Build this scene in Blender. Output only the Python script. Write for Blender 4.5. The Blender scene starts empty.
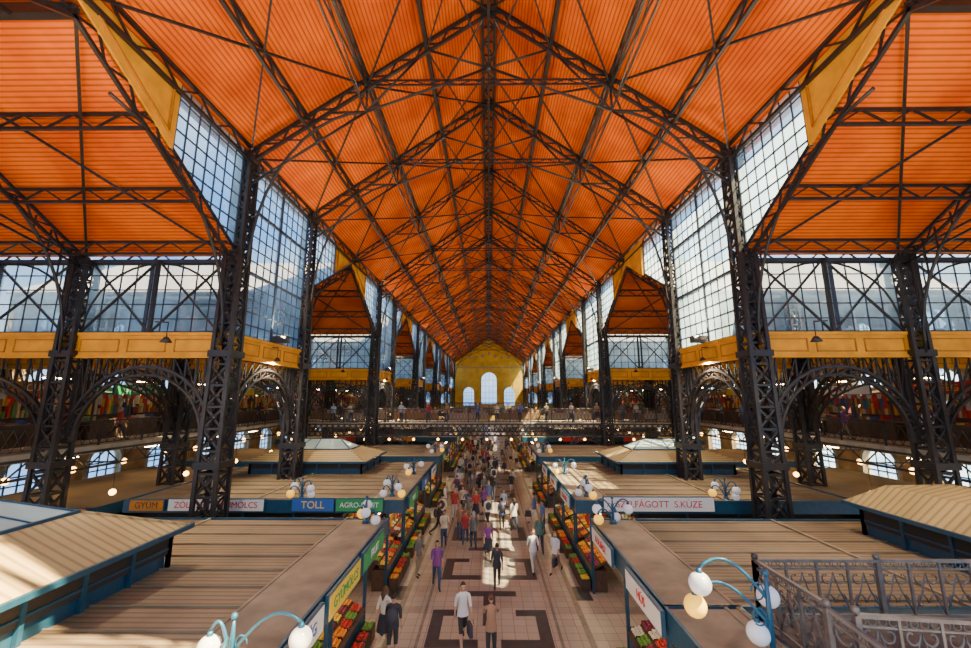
import bpy, math, random
from mathutils import Vector, Matrix
random.seed(7)
S=bpy.context.scene
COL=S.collection

# ------------------------------------------------------------------ materials
def nodes(name):
    m=bpy.data.materials.new(name); m.use_nodes=True
    nt=m.node_tree; b=nt.nodes['Principled BSDF']; return m,nt,b
def mat(name,c,rough=.6,metal=0,noise=.0,nscale=6,emit=0,ecol=None,bump=0):
    m,nt,b=nodes(name)
    b.inputs['Base Color'].default_value=(*c,1); b.inputs['Roughness'].default_value=rough
    b.inputs['Metallic'].default_value=metal
    if emit:
        b.inputs['Emission Color'].default_value=(*(ecol or c),1); b.inputs['Emission Strength'].default_value=emit
    if noise or bump:
        tc=nt.nodes.new('ShaderNodeTexCoord'); n=nt.nodes.new('ShaderNodeTexNoise'); n.inputs['Scale'].default_value=nscale
        n.inputs['Detail'].default_value=5
        nt.links.new(tc.outputs['Object'],n.inputs['Vector'])
        if noise:
            r=nt.nodes.new('ShaderNodeValToRGB')
            r.color_ramp.elements[0].position=.3; r.color_ramp.elements[1].position=.7
            r.color_ramp.elements[0].color=(*[x*(1-noise) for x in c],1); r.color_ramp.elements[1].color=(*[min(1,x*(1+noise*.6)) for x in c],1)
            nt.links.new(n.outputs['Fac'],r.inputs['Fac']); nt.links.new(r.outputs['Color'],b.inputs['Base Color'])
        if bump:
            bp=nt.nodes.new('ShaderNodeBump'); bp.inputs['Strength'].default_value=bump; bp.inputs['Distance'].default_value=.02
            nt.links.new(n.outputs['Fac'],bp.inputs['Height']); nt.links.new(bp.outputs['Normal'],b.inputs['Normal'])
    return m
def boards(name,c1,c2,axis,spacing,rough=.6,lo=.35,bump=.5):
    m,nt,b=nodes(name)
    tc=nt.nodes.new('ShaderNodeTexCoord'); w=nt.nodes.new('ShaderNodeTexWave')
    w.wave_type='BANDS'; w.bands_direction=axis; w.wave_profile='SIN'
    w.inputs['Scale'].default_value=2*math.pi/spacing/20; w.inputs['Distortion'].default_value=0
    n=nt.nodes.new('ShaderNodeTexNoise'); n.inputs['Scale'].default_value=.45; n.inputs['Detail'].default_value=7
    nt.links.new(tc.outputs['Object'],w.inputs['Vector']); nt.links.new(tc.outputs['Object'],n.inputs['Vector'])
    r=nt.nodes.new('ShaderNodeValToRGB'); r.color_ramp.elements[0].position=.0; r.color_ramp.elements[1].position=.45
    r.color_ramp.elements[0].color=(*[x*lo for x in c1],1); r.color_ramp.elements[1].color=(*c1,1)
    r2=nt.nodes.new('ShaderNodeValToRGB'); r2.color_ramp.elements[0].position=.35; r2.color_ramp.elements[1].position=.68
    r2.color_ramp.elements[0].color=(1,1,1,1); r2.color_ramp.elements[1].color=(c2[0]/c1[0],c2[1]/c1[1],c2[2]/max(c1[2],.001),1)
    mx=nt.nodes.new('ShaderNodeMix'); mx.data_type='RGBA'; mx.blend_type='MULTIPLY'; mx.inputs[0].default_value=1
    nt.links.new(w.outputs['Fac'],r.inputs['Fac']); nt.links.new(n.outputs['Fac'],r2.inputs['Fac'])
    nt.links.new(r.outputs['Color'],mx.inputs[6]); nt.links.new(r2.outputs['Color'],mx.inputs[7]); nt.links.new(mx.outputs[2],b.inputs['Base Color'])
    bp=nt.nodes.new('ShaderNodeBump'); bp.inputs['Strength'].default_value=bump; bp.inputs['Distance'].default_value=.02
    nt.links.new(w.outputs['Fac'],bp.inputs['Height']); nt.links.new(bp.outputs['Normal'],b.inputs['Normal'])
    b.inputs['Roughness'].default_value=rough
    b.inputs['Specular IOR Level'].default_value=.2
    return m
IRON=mat('iron_paint',(.028,.024,.024),.42,.15,noise=.3,nscale=3)
IRON2=mat('iron_grey',(.07,.062,.06),.5,.3,noise=.3,nscale=3)
ORX=boards('orange_boards_nave',(.92,.165,.0005),(.58,.075,.0005),'X',.13,.8,lo=.5,bump=.35)
ORY=boards('orange_boards_side',(.92,.17,.0005),(.58,.076,.0005),'Y',.13,.8,lo=.5,bump=.35)
SLATE=mat('slate_outside',(.22,.22,.24),.8,noise=.2)
YEL=mat('ochre_paint',(.90,.38,.003),.6,noise=.25,nscale=1.5)
YELD=mat('ochre_dark',(.50,.18,.006),.6,noise=.2)
CREAM=mat('cream_wall',(.90,.55,.06),.8,noise=.25,nscale=.6)
BRICK=mat('brick_wall',(.46,.28,.13),.85,noise=.4,nscale=1.2)
STONE=mat('stone',(.48,.42,.32),.8,noise=.3,nscale=2)
ROOF=boards('stall_roof_sheet',(.34,.26,.155),(.20,.15,.09),'Y',.17,.7,lo=.62,bump=.3)
ROOFP=boards('pavilion_roof_sheet',(.56,.42,.18),(.38,.28,.12),'Y',.2,.6,lo=.6,bump=.3)
ROOFS=mat('stall_roof_strip',(.33,.265,.17),.8,noise=.4,nscale=1.3)
BLUE=mat('blue_paint',(.012,.065,.12),.4,noise=.2)
BLUEL=mat('lamp_blue',(.012,.09,.17),.35)
BROWN=mat('stall_brown',(.09,.05,.03),.6,noise=.3)
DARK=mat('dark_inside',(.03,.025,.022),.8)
WHITE=mat('sign_white',(.75,.75,.72),.5)
RED=mat('sign_red',(.60,.02,.02),.5); GREEN=mat('sign_green',(.03,.30,.10),.5)
SBLUE=mat('sign_blue',(.03,.12,.42),.5); SYEL=mat('sign_yellow',(.85,.60,.05),.5)
MULL=mat('mullion',(.03,.045,.075),.5)
GLOBE=mat('globe_glass',(.75,.77,.82),.15,emit=.12,ecol=(1,1,1))
GLOBEY=mat('globe_warm',(.95,.60,.06),.2,emit=1.2,ecol=(1,.50,.04))
BULB=mat('warm_bulb',(1,.6,.2),.3,emit=16,ecol=(1,.50,.12))
TUBE=mat('warm_tube',(1,.8,.5),.3,emit=34,ecol=(1,.68,.34))
FL=mat('floor_inlay_dark',(.06,.062,.068),.35,noise=.3,nscale=4)
FL2=mat('floor_inlay_band',(.24,.20,.17),.35,noise=.3,nscale=4)
def glassmat():
    m,nt,b=nodes('window_glass'); nt.nodes.remove(b)
    o=nt.nodes['Material Output']; t=nt.nodes.new('ShaderNodeBsdfTransparent'); t.inputs[0].default_value=(.86,.95,1,1)
    g=nt.nodes.new('ShaderNodeBsdfTranslucent'); g.inputs[0].default_value=(.50,.78,1,1)
    mx=nt.nodes.new('ShaderNodeMixShader')
    tc=nt.nodes.new('ShaderNodeTexCoord');n=nt.nodes.new('ShaderNodeTexNoise');n.inputs['Scale'].default_value=.5;n.inputs['Detail'].default_value=4
    mr=nt.nodes.new('ShaderNodeMapRange');mr.inputs['From Min'].default_value=.35;mr.inputs['From Max'].default_value=.65;mr.inputs['To Min'].default_value=.25;mr.inputs['To Max'].default_value=.6
    nt.links.new(tc.outputs['Object'],n.inputs['Vector']);nt.links.new(n.outputs['Fac'],mr.inputs['Value']);nt.links.new(mr.outputs[0],mx.inputs[0])
    nt.links.new(t.outputs[0],mx.inputs[1]); nt.links.new(g.outputs[0],mx.inputs[2]); nt.links.new(mx.outputs[0],o.inputs['Surface'])
    return m
GLASS=glassmat()
def floormat():
    m,nt,b=nodes('floor_tiles'); tc=nt.nodes.new('ShaderNodeTexCoord'); k=nt.nodes.new('ShaderNodeTexBrick')
    k.inputs['Scale'].default_value=1; k.inputs['Brick Width'].default_value=.4; k.inputs['Row Height'].default_value=.4
    k.offset=0; k.inputs['Mortar Size'].default_value=.010
    k.inputs['Color1'].default_value=(.46,.40,.34,1); k.inputs['Color2'].default_value=(.38,.33,.28,1); k.inputs['Mortar'].default_value=(.20,.17,.14,1)
    nt.links.new(tc.outputs['Object'],k.inputs['Vector']); nt.links.new(k.outputs['Color'],b.inputs['Base Color'])
    b.inputs['Roughness'].default_value=.28
    return m
FLOOR=floormat()

# ------------------------------------------------------------------ mesh builder
class MB:
    def __init__(s): s.v=[];s.f=[];s.m=[];s.sm=[]
    def add(s,vs,fs,m,smooth=False):
        b=len(s.v); s.v+= [tuple(x) for x in vs]
        for f in fs: s.f.append(tuple(b+i for i in f)); s.m.append(m); s.sm.append(smooth)
    def poly(s,pts,m=0): s.add(pts,[tuple(range(len(pts)))],m)
    def box(s,x0,x1,y0,y1,z0,z1,m=0):
        s.add([(x0,y0,z0),(x1,y0,z0),(x1,y1,z0),(x0,y1,z0),(x0,y0,z1),(x1,y0,z1),(x1,y1,z1),(x0,y1,z1)],
          [(3,2,1,0),(4,5,6,7),(0,1,5,4),(1,2,6,5),(2,3,7,6),(3,0,4,7)],m)
    def beam(s,p,q,w,h=None,m=0,up=(0,0,1)):
        p=Vector(p);q=Vector(q);d=q-p
        if d.length<1e-6:return
        d.normalize();u=Vector(up)
        if abs(d.dot(u))>.98:u=Vector((0,1,0)) if abs(d.y)<.9 else Vector((1,0,0))
        a=d.cross(u).normalized()*(w/2); c=a.cross(d).normalized()*((h or w)/2)
        s.add([p-a-c,p+a-c,p+a+c,p-a+c,q-a-c,q+a-c,q+a+c,q-a+c],[(3,2,1,0),(4,5,6,7),(0,1,5,4),(1,2,6,5),(2,3,7,6),(3,0,4,7)],m)
    def slab(s,p,t,m=0,m2=None):
        p=[Vector(x) for x in p]; n=(p[1]-p[0]).cross(p[2]-p[0]).normalized()*t
        k=len(p); s.add(p,[tuple(range(k))],m); s.add([x+n for x in p],[tuple(reversed(range(k)))],m if m2 is None else m2)
        for i in range(k):
            j=(i+1)%k; s.poly([p[i],p[i]+n,p[j]+n,p[j]],m if m2 is None else m2)
    def tube(s,pts,r,m=0,n=6,caps=True):
        pts=[Vector(p) for p in pts]; k=len(pts); rs=r if isinstance(r,(list,tuple)) else [r]*k
        vs=[];prev=None
        for i,p in enumerate(pts):
            t=(pts[min(i+1,k-1)]-pts[max(i-1,0)]).normalized()
            if prev is None:
                u=Vector((0,0,1)) if abs(t.z)<.9 else Vector((1,0,0)); a=t.cross(u).normalized()
            else: a=(prev-t*prev.dot(t)).normalized()
            prev=a;c=t.cross(a)
            for j in range(n):
                g=2*math.pi*j/n; vs.append(p+(a*math.cos(g)+c*math.sin(g))*rs[i])
        fs=[]
        for i in range(k-1):
            for j in range(n): fs.append((i*n+j,i*n+(j+1)%n,(i+1)*n+(j+1)%n,(i+1)*n+j))
        if caps: fs.append(tuple(reversed(range(n)))); fs.append(tuple((k-1)*n+j for j in range(n)))
        s.add(vs,fs,m,True)
    def ball(s,c,r,m=0,seg=10,rings=7,sc=(1,1,1),fn=None):
        vs=[];fs=[]
        for i in range(rings+1):
            th=math.pi*i/rings
            for j in range(seg):
                ph=2*math.pi*j/seg; d=Vector((math.sin(th)*math.cos(ph),math.sin(th)*math.sin(ph),math.cos(th)))
                o=Vector((d.x*sc[0]*r,d.y*sc[1]*r,d.z*sc[2]*r))
                if fn:o=fn(d,o)
                vs.append(Vector(c)+o)
        for i in range(rings):
            for j in range(seg): fs.append((i*seg+j,(i+1)*seg+j,(i+1)*seg+(j+1)%seg,i*seg+(j+1)%seg))
        s.add(vs,fs,m,True)
    def lattice(s,p,q,depth,up=(0,0,1),cw=.09,bw=.05,n=8,m=0,posts=True,cross=False):
        p=Vector(p);q=Vector(q);u=Vector(up).normalized()*depth/2
        s.beam(p+u,q+u,cw,cw,m,up);s.beam(p-u,q-u,cw,cw,m,up)
        for i in range(n):
            a=p.lerp(q,i/n);b=p.lerp(q,(i+1)/n)
            if cross: s.beam(a+u,b-u,bw,bw,m,up);s.beam(a-u,b+u,bw,bw,m,up)
            elif i%2: s.beam(a+u,b-u,bw,bw,m,up)
            else: s.beam(a-u,b+u,bw,bw,m,up)
            if posts and i: s.beam(a-u,a+u,bw,bw,m,up)
    def arc(s,P,zs,zc,u0,u1,ztop,m=0,n=14,w=.14):
        uc=(u0+u1)/2;ru=(u1-u0)/2;prev=None;prev2=None
        for i in range(n+1):
            g=math.pi*i/n; a=(uc-ru*math.cos(g),zs+(zc-zs)*math.sin(g))
            b=(uc-(ru-.32)*math.cos(g),zs+(zc-.32-zs)*math.sin(g))
            if prev: s.beam(P(*prev),P(*a),w,.10,m);s.beam(P(*prev2),P(*b),w,.08,m);s.beam(P(*prev2),P(*a),.05,.05,m)
            s.beam(P(*a),P(*b),.05,.05,m)
            if 0<i<n:
                s.beam(P(*a),P(a[0],ztop),.05,.05,m)
                if prev: s.beam(P(*prev),P(a[0],ztop),.035,.035,m)
            prev=a;prev2=b
    def obj(s,name,mats,parent=None,loc=None):
        me=bpy.data.meshes.new(name);me.from_pydata(s.v,[],s.f);me.update()
        for x in mats:me.materials.append(x)
        me.polygons.foreach_set('material_index',s.m);me.polygons.foreach_set('use_smooth',s.sm)
        o=bpy.data.objects.new(name,me);COL.objects.link(o)
        if parent:o.parent=parent
        if loc:o.location=loc
        return o
def inst(o,name,loc=(0,0,0),rz=0,parent=None,sc=None):
    n=bpy.data.objects.new(name,o.data);COL.objects.link(n);n.location=loc;n.rotation_euler[2]=rz
    if parent:n.parent=parent
    if sc:n.scale=sc
    return n
def text(body,size,m,parent,loc,rot,align='CENTER'):
    c=bpy.data.curves.new('lettering','FONT');c.body=body;c.size=size;c.align_x=align;c.align_y='CENTER';c.extrude=.005
    c.materials.append(m);o=bpy.data.objects.new('lettering',c);COL.objects.link(o);o.location=loc;o.rotation_euler=rot
    o.parent=parent;return o

# ------------------------------------------------------------------ dimensions
NX=10.0; CX=16.0; OX=26.0; EAVE=17.4; RIDGE=24.7; TE=12.8; TR=16.8; BT=9.7; BB=8.75; YEND=121.0; YS=1.2
wide=[(1.2+20.3*i,15.5+20.3*i) for i in range(6)]
narrow=[(15.5+20.3*i,21.5+20.3*i) for i in range(6)]; narrow[-1]=(117.0,YEND)
frames=sorted({y for w in wide for y in w})
sl=(RIDGE-EAVE)/NX

# floor
mb=MB(); mb.box(-OX,OX,-3,YEND,-.2,0,0); floor=mb.obj('floor',[FLOOR])
mb=MB()
for s in(-1,1):
    mb.box(s*3.1-.09,s*3.1+.09,0,YEND-1,0,.004,1)
    mb.box(s*2.2-.05,s*2.2+.05,0,YEND-1,0,.004,1)
y=9.
while y<110:
    for s in(-1,1):
        mb.box(min(s*.35,s*1.75),max(s*.35,s*1.75),y,y+.42,0,.006,0)
        mb.box(s*1.75-.2,s*1.75+.2,y,y+2.2,0,.0061,0)
        mb.box(min(s*.9,s*1.75),max(s*.9,s*1.75),y+1.8,y+2.2,0,.0062,0)
        mb.box(s*3.5-.3,s*3.5+.3,y+2.9,y+4.0,0,.006,0)
    mb.box(-.22,.22,y+1.2,y+3.2,0,.006,0); mb.box(-1.0,1.0,y+3.2,y+3.6,0,.006,0)
    y+=4.6
mb.obj('inlay',[FL,FL2],parent=floor)

# ------------------------------------------------------------------ nave roof
mb=MB()
for s in(-1,1):
    p=[(s*10.5,YS,EAVE-.5*sl),(s*10.5,YEND,EAVE-.5*sl),(0,YEND,RIDGE),(0,YS,RIDGE)]
    if s>0:p=p[::-1]
    n=(Vector(p[1])-Vector(p[0])).cross(Vector(p[2])-Vector(p[0]))
    mb.slab(p,.18 if n.z>0 else -.18,0,1)
ceiling=mb.obj('ceiling',[ORX,SLATE])
mb=MB()
for s in(-1,1):
    for (a,b) in wide:
        ym=(a+b)/2
        for e in(a,b):
            p=[(s*NX,e,TE),(s*(OX+.3),e,TE),(s*(OX+.3),ym,TR),(s*NX,ym,TR)]
            n=(Vector(p[1])-Vector(p[0])).cross(Vector(p[2])-Vector(p[0]))
            mb.slab(p,.15 if n.z>0 else -.15,0,2)
    for (a,b) in narrow:
        x0,x1=min(s*NX,s*OX),max(s*NX,s*OX)
        mb.box(x0,x1,a,b,BT-.05,BT,1);mb.box(x0,x1,a,b,BT,BT+.1,2)
mb.obj('ceiling',[ORY,CREAM,SLATE])

# nave girders and trusses
mb=MB()
for x in(2.7,5.2,7.7):
    for s in(-1,1):
        z=RIDGE-x*sl-.28
        mb.lattice((s*x,YS,z),(s*x,YEND,z),.46,cw=.12,bw=.06,n=120,posts=False)
for s in(-1,1):
    mb.beam((s*.28,YS,RIDGE-.45),(s*.28,YEND,RIDGE-.45),.14,.2)
mb.lattice((0,YS,RIDGE-.45),(0,YEND,RIDGE-.45),.5,up=(1,0,0),cw=.1,bw=.06,n=150,posts=True)
for s in(-1,1):
    mb.lattice((s*9.85,YS,EAVE-.2),(s*9.85,YEND,EAVE-.2),.6,cw=.12,bw=.06,n=140,posts=False)
mb.obj('roof_purlin_girder',[IRON])
def truss(full):
    t=MB()
    for s in(-1,1):
        up=(s*.59,0,.81)
        t.lattice((s*9.9,0,EAVE-.25),(0,0,RIDGE-.4),.42 if full else .3,up=up,cw=.12 if full else .08,bw=.06,n=18,posts=False)
        nd=Vector((s*5.2,0,19.2)); 
        if full:t.tube([(s*9.8,0,15.9),nd],.055)
        else:t.tube([(s*9.8,0,EAVE-.45),nd],.05)
        t.tube([nd,(0,0,21.3)],.055)
        t.tube([nd,(s*6.9,0,RIDGE-6.9*sl-.5)],.05);t.tube([nd,(s*5.2,0,RIDGE-5.2*sl-.5)],.05);t.tube([nd,(s*2.7,0,RIDGE-2.7*sl-.5)],.05)
        t.tube([(0,0,21.3),(s*2.7,0,RIDGE-2.7*sl-.5)],.05)
        if full:
            pts=[]
            for i in range(11):
                g=i/10*math.pi/2
                pts.append((s*(9.6-4.4*(1-math.cos(g))),0,12.4+6.8*math.sin(g)))
            t.tube(pts,.06,n=5)
            for i in range(2,10,2):t.beam(pts[i],(s*9.7,0,pts[i][2]),.05)
    t.tube([(0,0,21.3),(0,0,RIDGE-.5)],.06)
    if full:t.lattice((-5.3,0,20.6),(5.3,0,20.6),.22,cw=.06,bw=.035,n=16,posts=False)
    t.ball((0,0,21.3),.14,seg=8,rings=5)
    return t
tr=truss(True).obj('roof_truss',[IRON]);tr.location=(0,frames[0],0)
for y in frames[1:]: inst(tr,'roof_truss',(0,y,0))
tr2=truss(False).obj('roof_truss',[IRON]);
for i,(a,b) in enumerate(wide):
    if i==0:tr2.location=(0,(a+b)/2,0)
    else:inst(tr2,'roof_truss',(0,(a+b)/2,0))
mb=MB()
lv=sorted(frames+[(a+b)/2 for a,b in wide])
for i in range(len(lv)-1):
    for s in(-1,1):
        for (x0,x1) in((0,5.2),(5.2,9.9)):
            z0=RIDGE-x0*sl-.45;z1=RIDGE-x1*sl-.45
            mb.beam((s*x0,lv[i],z0),(s*x1,lv[i+1],z1),.07);mb.beam((s*x1,lv[i],z1),(s*x0,lv[i+1],z0),.07)
        mb.beam((s*5.2,lv[i],19.2),(s*5.2,lv[i+1],19.2),.06)
        mb.beam((s*5.2,lv[i],19.2),(s*5.2,lv[i+1],RIDGE-5.2*sl-.5),.05);mb.beam((s*5.2,lv[i+1],19.2),(s*5.2,lv[i],RIDGE-5.2*sl-.5),.05)
    for s in(-1,1):
        mb.beam((0,lv[i],21.3),(s*2.7,lv[i+1],RIDGE-2.7*sl-.5),.055);mb.beam((0,lv[i+1],21.3),(s*2.7,lv[i],RIDGE-2.7*sl-.5),.055)
    mb.beam((0,lv[i],21.3),(0,lv[i+1],21.3),.1)
    mb.beam((0,lv[i],21.3),(0,lv[i+1],RIDGE-.5),.06);mb.beam((0,lv[i+1],21.3),(0,lv[i],RIDGE-.5),.06)
mb.obj('roof_wind_bracing',[IRON])

# ------------------------------------------------------------------ columns
def column(h,a0,a1):
    c=MB()
    c.box(-.56,.56,-.56,.56,0,.5,1);c.box(-.5,.5,-.5,.5,.5,.7,0)
    n=int(h/.8)
    def hw(z):return a0+(a1-a0)*z/h
    for sx in(-1,1):
        for sy in(-1,1):
            c.beam((sx*a0,sy*a0,.6),(sx*a1,sy*a1,h),.13,.13,0,up=(0,1,0))
    for i in range(n):
        z0=.7+(h-.8)*i/n;z1=.7+(h-.8)*(i+1)/n;w0=hw(z0);w1=hw(z1)
        for d in range(4):
            R=Matrix.Rotation(d*math.pi/2,3,'Z')
            f=lambda x,y,z:R@Vector((x,y,z))
            c.beam(f(-w0,-w0,z0),f(w1,-w1,z1),.075,.03,0,up=f(0,1,0));c.beam(f(w0,-w0,z0),f(-w1,-w1,z1),.075,.03,0,up=f(0,1,0))
            c.beam(f(-w0,-w0,z0),f(w0,-w0,z0),.08,.04,0,up=f(0,1,0))
            zc=(z0+z1)/2;c.tube([f(0,-(w0+w1)/2-.03,zc),f(0,-(w0+w1)/2+.03,zc)],.10,0,n=8)
    for z in(4.9,8.9,h-.2):
        w=hw(z)+.12;c.box(-w,w,-w,w,z-.12,z+.12,0)
    return c
c1=column(17.2,.40,.25).obj('iron_column',[IRON,STONE]);c2=column(12.7,.37,.26).obj('iron_column',[IRON,STONE])
first=True;f2=True
for y in frames:
    for s in(-1,1):
        if first:c1.location=(s*NX,y,0);first=False
        else:inst(c1,'iron_column',(s*NX,y,0))
        if f2:c2.location=(s*CX,y,0);f2=False
        else:inst(c2,'iron_column',(s*CX,y,0))

# ------------------------------------------------------------------ bands, side walls, windows, arches
band=MB();win_n=[0]
def newwin(m):
    win_n[0]+=1;return m.obj('window_%d'%win_n[0],[GLASS,MULL])
def bandpiece(P,u0,u1):
    def bx(a,b,z0,z1,o0,o1,m):
        pts=[P(a,z0,o0),P(b,z0,o0),P(b,z0,o1),P(a,z0,o1),P(a,z1,o0),P(b,z1,o0),P(b,z1,o1),P(a,z1,o1)]
        band.add(pts,[(3,2,1,0),(4,5,6,7),(0,1,5,4),(1,2,6,5),(2,3,7,6),(3,0,4,7)],m)
    bx(u0,u1,BB,BT,-.14,.14,0);bx(u0,u1,BT-.10,BT+.02,-.22,.22,0);bx(u0,u1,BB,BB+.1,-.2,.2,0)
    n=max(1,round((u1-u0)/2.0));w=(u1-u0)/n
    for i in range(n):
        a=u0+i*w+.15;b=a+w-.3
        for sg in(-1,1):
            for(x0,x1,z0,z1)in((a,b,BB+.22,BB+.27),(a,b,BT-.27,BT-.22),(a,a+.05,BB+.22,BT-.22),(b-.05,b,BB+.22,BT-.22)):
                bx(x0,x1,z0,z1,sg*.14-.02,sg*.14+.02,1)
arches=MB();tgird=MB()
for s in(-1,1):
    for(a,b)in narrow:
        P=lambda u,z,o=0,s=s:(s*NX+o,u,z)
        e0=a+.3;e1=b-.3 if b<YEND-1 else b-.1
        bandpiece(P,e0,e1)
        w=MB();w.poly([P(e0,BT),P(e1,BT),P(e1,EAVE-.1),P(e0,EAVE-.1)],0)
        n=10
        for i in range(n+1):
            u=e0+(e1-e0)*i/n;w.beam(P(u,BT),P(u,EAVE-.1),.12 if i%5==0 else .045,None,1)
        for i in range(15):
            z=BT+(EAVE-.1-BT)*i/14;w.beam(P(e0,z),P(e1,z),.045 if i%5 else .12,None,1)
        newwin(w)
        arches.arc(lambda u,z,s=s:(s*NX,u,z),5.6,8.5,e0,e1,BB)
        arches.arc(lambda u,z,s=s:(s*CX,u,z),5.6,8.5,a+.3,b-.3,BT)
    for(a,b)in wide:
        ym=(a+b)/2;P=lambda u,z,s=s:(s*NX,u,z)
        for sg,e in((1,b),(-1,a)):
            zl=lambda u:TE+(TR-TE)*(1-abs(u-ym)/(b-ym))
            e=e-sg*.3;q=ym+sg*3.3
            w=MB();pl=[P(q,zl(q)),P(e,zl(e)),P(e,EAVE-.1),P(q,EAVE-.1)];w.poly(pl,0)
            for i in range(8):
                u=q+(e-q)*i/7;w.beam(P(u,zl(u)),P(u,EAVE-.1),.10 if i in(0,7) else .045,None,1)
            for i in range(9):
                z=TE+.3+i*.53
                us=ym+sg*(b-ym)*(1-(z-TE)/(TR-TE))if z<TR else q
                if (us-q)*sg<0:us=q
                if z<EAVE-.1:w.beam(P(us,z),P(e,z),.045,None,1)
            newwin(w)
            band.slab([(s*NX-.06,ym,zl(ym)),(s*NX-.06,q,zl(q)),(s*NX-.06,q,EAVE-.1),(s*NX-.06,ym,EAVE-.1)],.12,0)
            m1=ym+sg*.4;m2=q-sg*.3
            for o in(-.1,.1):
                X=s*NX+o
                L=[(X,m1,zl(m1)+.32),(X,m2,zl(m2)+.3),(X,m2,EAVE-.5),(X,m1,EAVE-.5)]
                for i in range(4):band.beam(L[i],L[(i+1)%4],.06,None,1)
            tgird.lattice((s*NX,b if sg>0 else a,TE-.15),(s*NX,ym,TR-.2),.45,up=(0,sg*(TR-TE),b-ym),cw=.10,bw=.05,n=14,posts=False)
            for xx in(CX,21.0):
                tgird.lattice((s*xx,b if sg>0 else a,TE-.35),(s*xx,ym,TR-.4),.35,up=(0,sg*(TR-TE),b-ym),cw=.09,bw=.05,n=14,posts=False)
            for f in(.10,.38,.68):
                yy=(b if sg>0 else a)*(1-f)+ym*f;zz=TE*(1-f)+TR*f-.3
                tgird.lattice((s*NX,yy,zz),(s*OX,yy,zz),.46,cw=.09,bw=.05,n=22,posts=False)
            for(x0,x1)in((NX,CX),(CX,21),(21,26)):
                ya=(b if sg>0 else a)
                tgird.beam((s*x0,ya,TE-.2),(s*x1,ym,TR-.25),.07);tgird.beam((s*x1,ya,TE-.2),(s*x0,ym,TR-.25),.07)
            ya=b if sg>0 else a
            for xx in(NX,CX):
                base=9.2 if xx==NX else 8.9
                pts=[(s*xx,ya-sg*(.4+5.6*(1-math.cos(g))),base+6.0*math.sin(g)) for g in [i/10*math.pi/2 for i in range(11)]]
                tgird.tube(pts,.055,n=5)
                for i in range(1,9):
                    f=(abs(ya-pts[i][1]))/(b-ym);tgird.beam(pts[i],(s*xx,pts[i][1],TE+(TR-TE)*f-.3),.045)
            for x0,dx in((NX,1),(CX,-1),(CX,1)):
                pts=[(s*(x0+dx*(.3+2.6*(1-math.cos(g)))),ya,BT+.2+2.6*math.sin(g)) for g in [i/8*math.pi/2 for i in range(9)]]
                tgird.tube(pts,.045,n=5)
        tgird.tube([(s*CX,a,TE-.5),(s*CX,ym,TE+.9),(s*CX,b,TE-.5)],.045)
        tgird.tube([(s*CX,ym,TE+.9),(s*CX,ym,TR-.4)],.045)
        tgird.beam((s*NX,ym,TR-.3),(s*OX,ym,TR-.3),.2,.3)
        for Y,sg in((a,1),(b,-1)):
            if Y<2: continue
            Q=lambda u,z,o=0,s=s,Y=Y:(s*u,Y+o,z)
            for(u0,u1)in((NX+.3,CX-.3),(CX+.3,OX)):
                w=MB();w.poly([Q(u0,BT),Q(u1,BT),Q(u1,TE-.2),Q(u0,TE-.2)],0)
                n=max(4,round((u1-u0)/.6));
                for i in range(n+1):
                    u=u0+(u1-u0)*i/n;w.beam(Q(u,BT),Q(u,TE-.2),.12 if i%5==0 else .04,None,1)
                for i in range(6):
                    z=BT+(TE-.2-BT)*i/5;w.beam(Q(u0,z),Q(u1,z),.04 if 0<i<5 else .14,None,1)
                newwin(w)
                nn=2 if u1<CX+1 else 3
                for i in range(nn):
                    x0=u0+(u1-u0)*i/nn;x1=u0+(u1-u0)*(i+1)/nn
                    arches.beam(Q(x0,BT,sg*.12),Q(x1,TE-.2,sg*.12),.07);arches.beam(Q(x1,BT,sg*.12),Q(x0,TE-.2,sg*.12),.07)
                    if i: arches.beam(Q(x0,BT,sg*.12),Q(x0,TE-.2,sg*.12),.12)
                bandpiece(Q,u0,u1)
                arches.arc(lambda u,z,s=s,Y=Y:(s*u,Y,z),5.7,8.45,u0,u1,BB,n=16 if u1<CX+1 else 22)
                tgird.lattice(Q(u0,TE-.1),Q(u1,TE-.1),.4,cw=.1,bw=.05,n=10 if nn==2 else 18,posts=False)
trim1=band.obj('trim_1',[YEL,YELD]);arches.obj('iron_arch_bracing',[IRON],parent=trim1);tgird.obj('side_roof_girders',[IRON])

# ------------------------------------------------------------------ masonry walls with arched openings
def cell(mb,gl,P,u0,u1,v0,v1,uc,w,vs,vsp,dep,m=0):
    a=uc-w/2;b=uc+w/2;n=8
    mb.poly([P(u0,v0),P(a,v0),P(a,v1),P(u0,v1)],m);mb.poly([P(b,v0),P(u1,v0),P(u1,v1),P(b,v1)],m)
    if vs>v0:mb.poly([P(a,v0),P(b,v0),P(b,vs),P(a,vs)],m)
    ar=[(uc-w/2*math.cos(math.pi*i/n),vsp+w/2*math.sin(math.pi*i/n)) for i in range(n+1)]
    for i in range(n):mb.poly([P(*ar[i]),P(*ar[i+1]),P(ar[i+1][0],v1),P(ar[i][0],v1)],m)
    out=[(a,vs)]+ar+[(b,vs)]
    for i in range(len(out)):
        p=out[i];q=out[(i+1)%len(out)];mb.poly([P(*p),P(*q),P(q[0],q[1],dep),P(p[0],p[1],dep)],m)
        mb.beam(P(p[0],p[1],-dep*.15),P(q[0],q[1],-dep*.15),.16,.16,1)
    gl.poly([P(x,y,dep*.8) for x,y in out],0)
    for i in range(1,4):
        u=a+w*i/4;gl.beam(P(u,vs,dep*.8),P(u,vsp+w*.42,dep*.8),.07,None,1)
    for i in range(1,5):
        z=vs+(vsp-vs)*i/4;gl.beam(P(a,z,dep*.8),P(b,z,dep*.8),.07,None,1)
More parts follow.
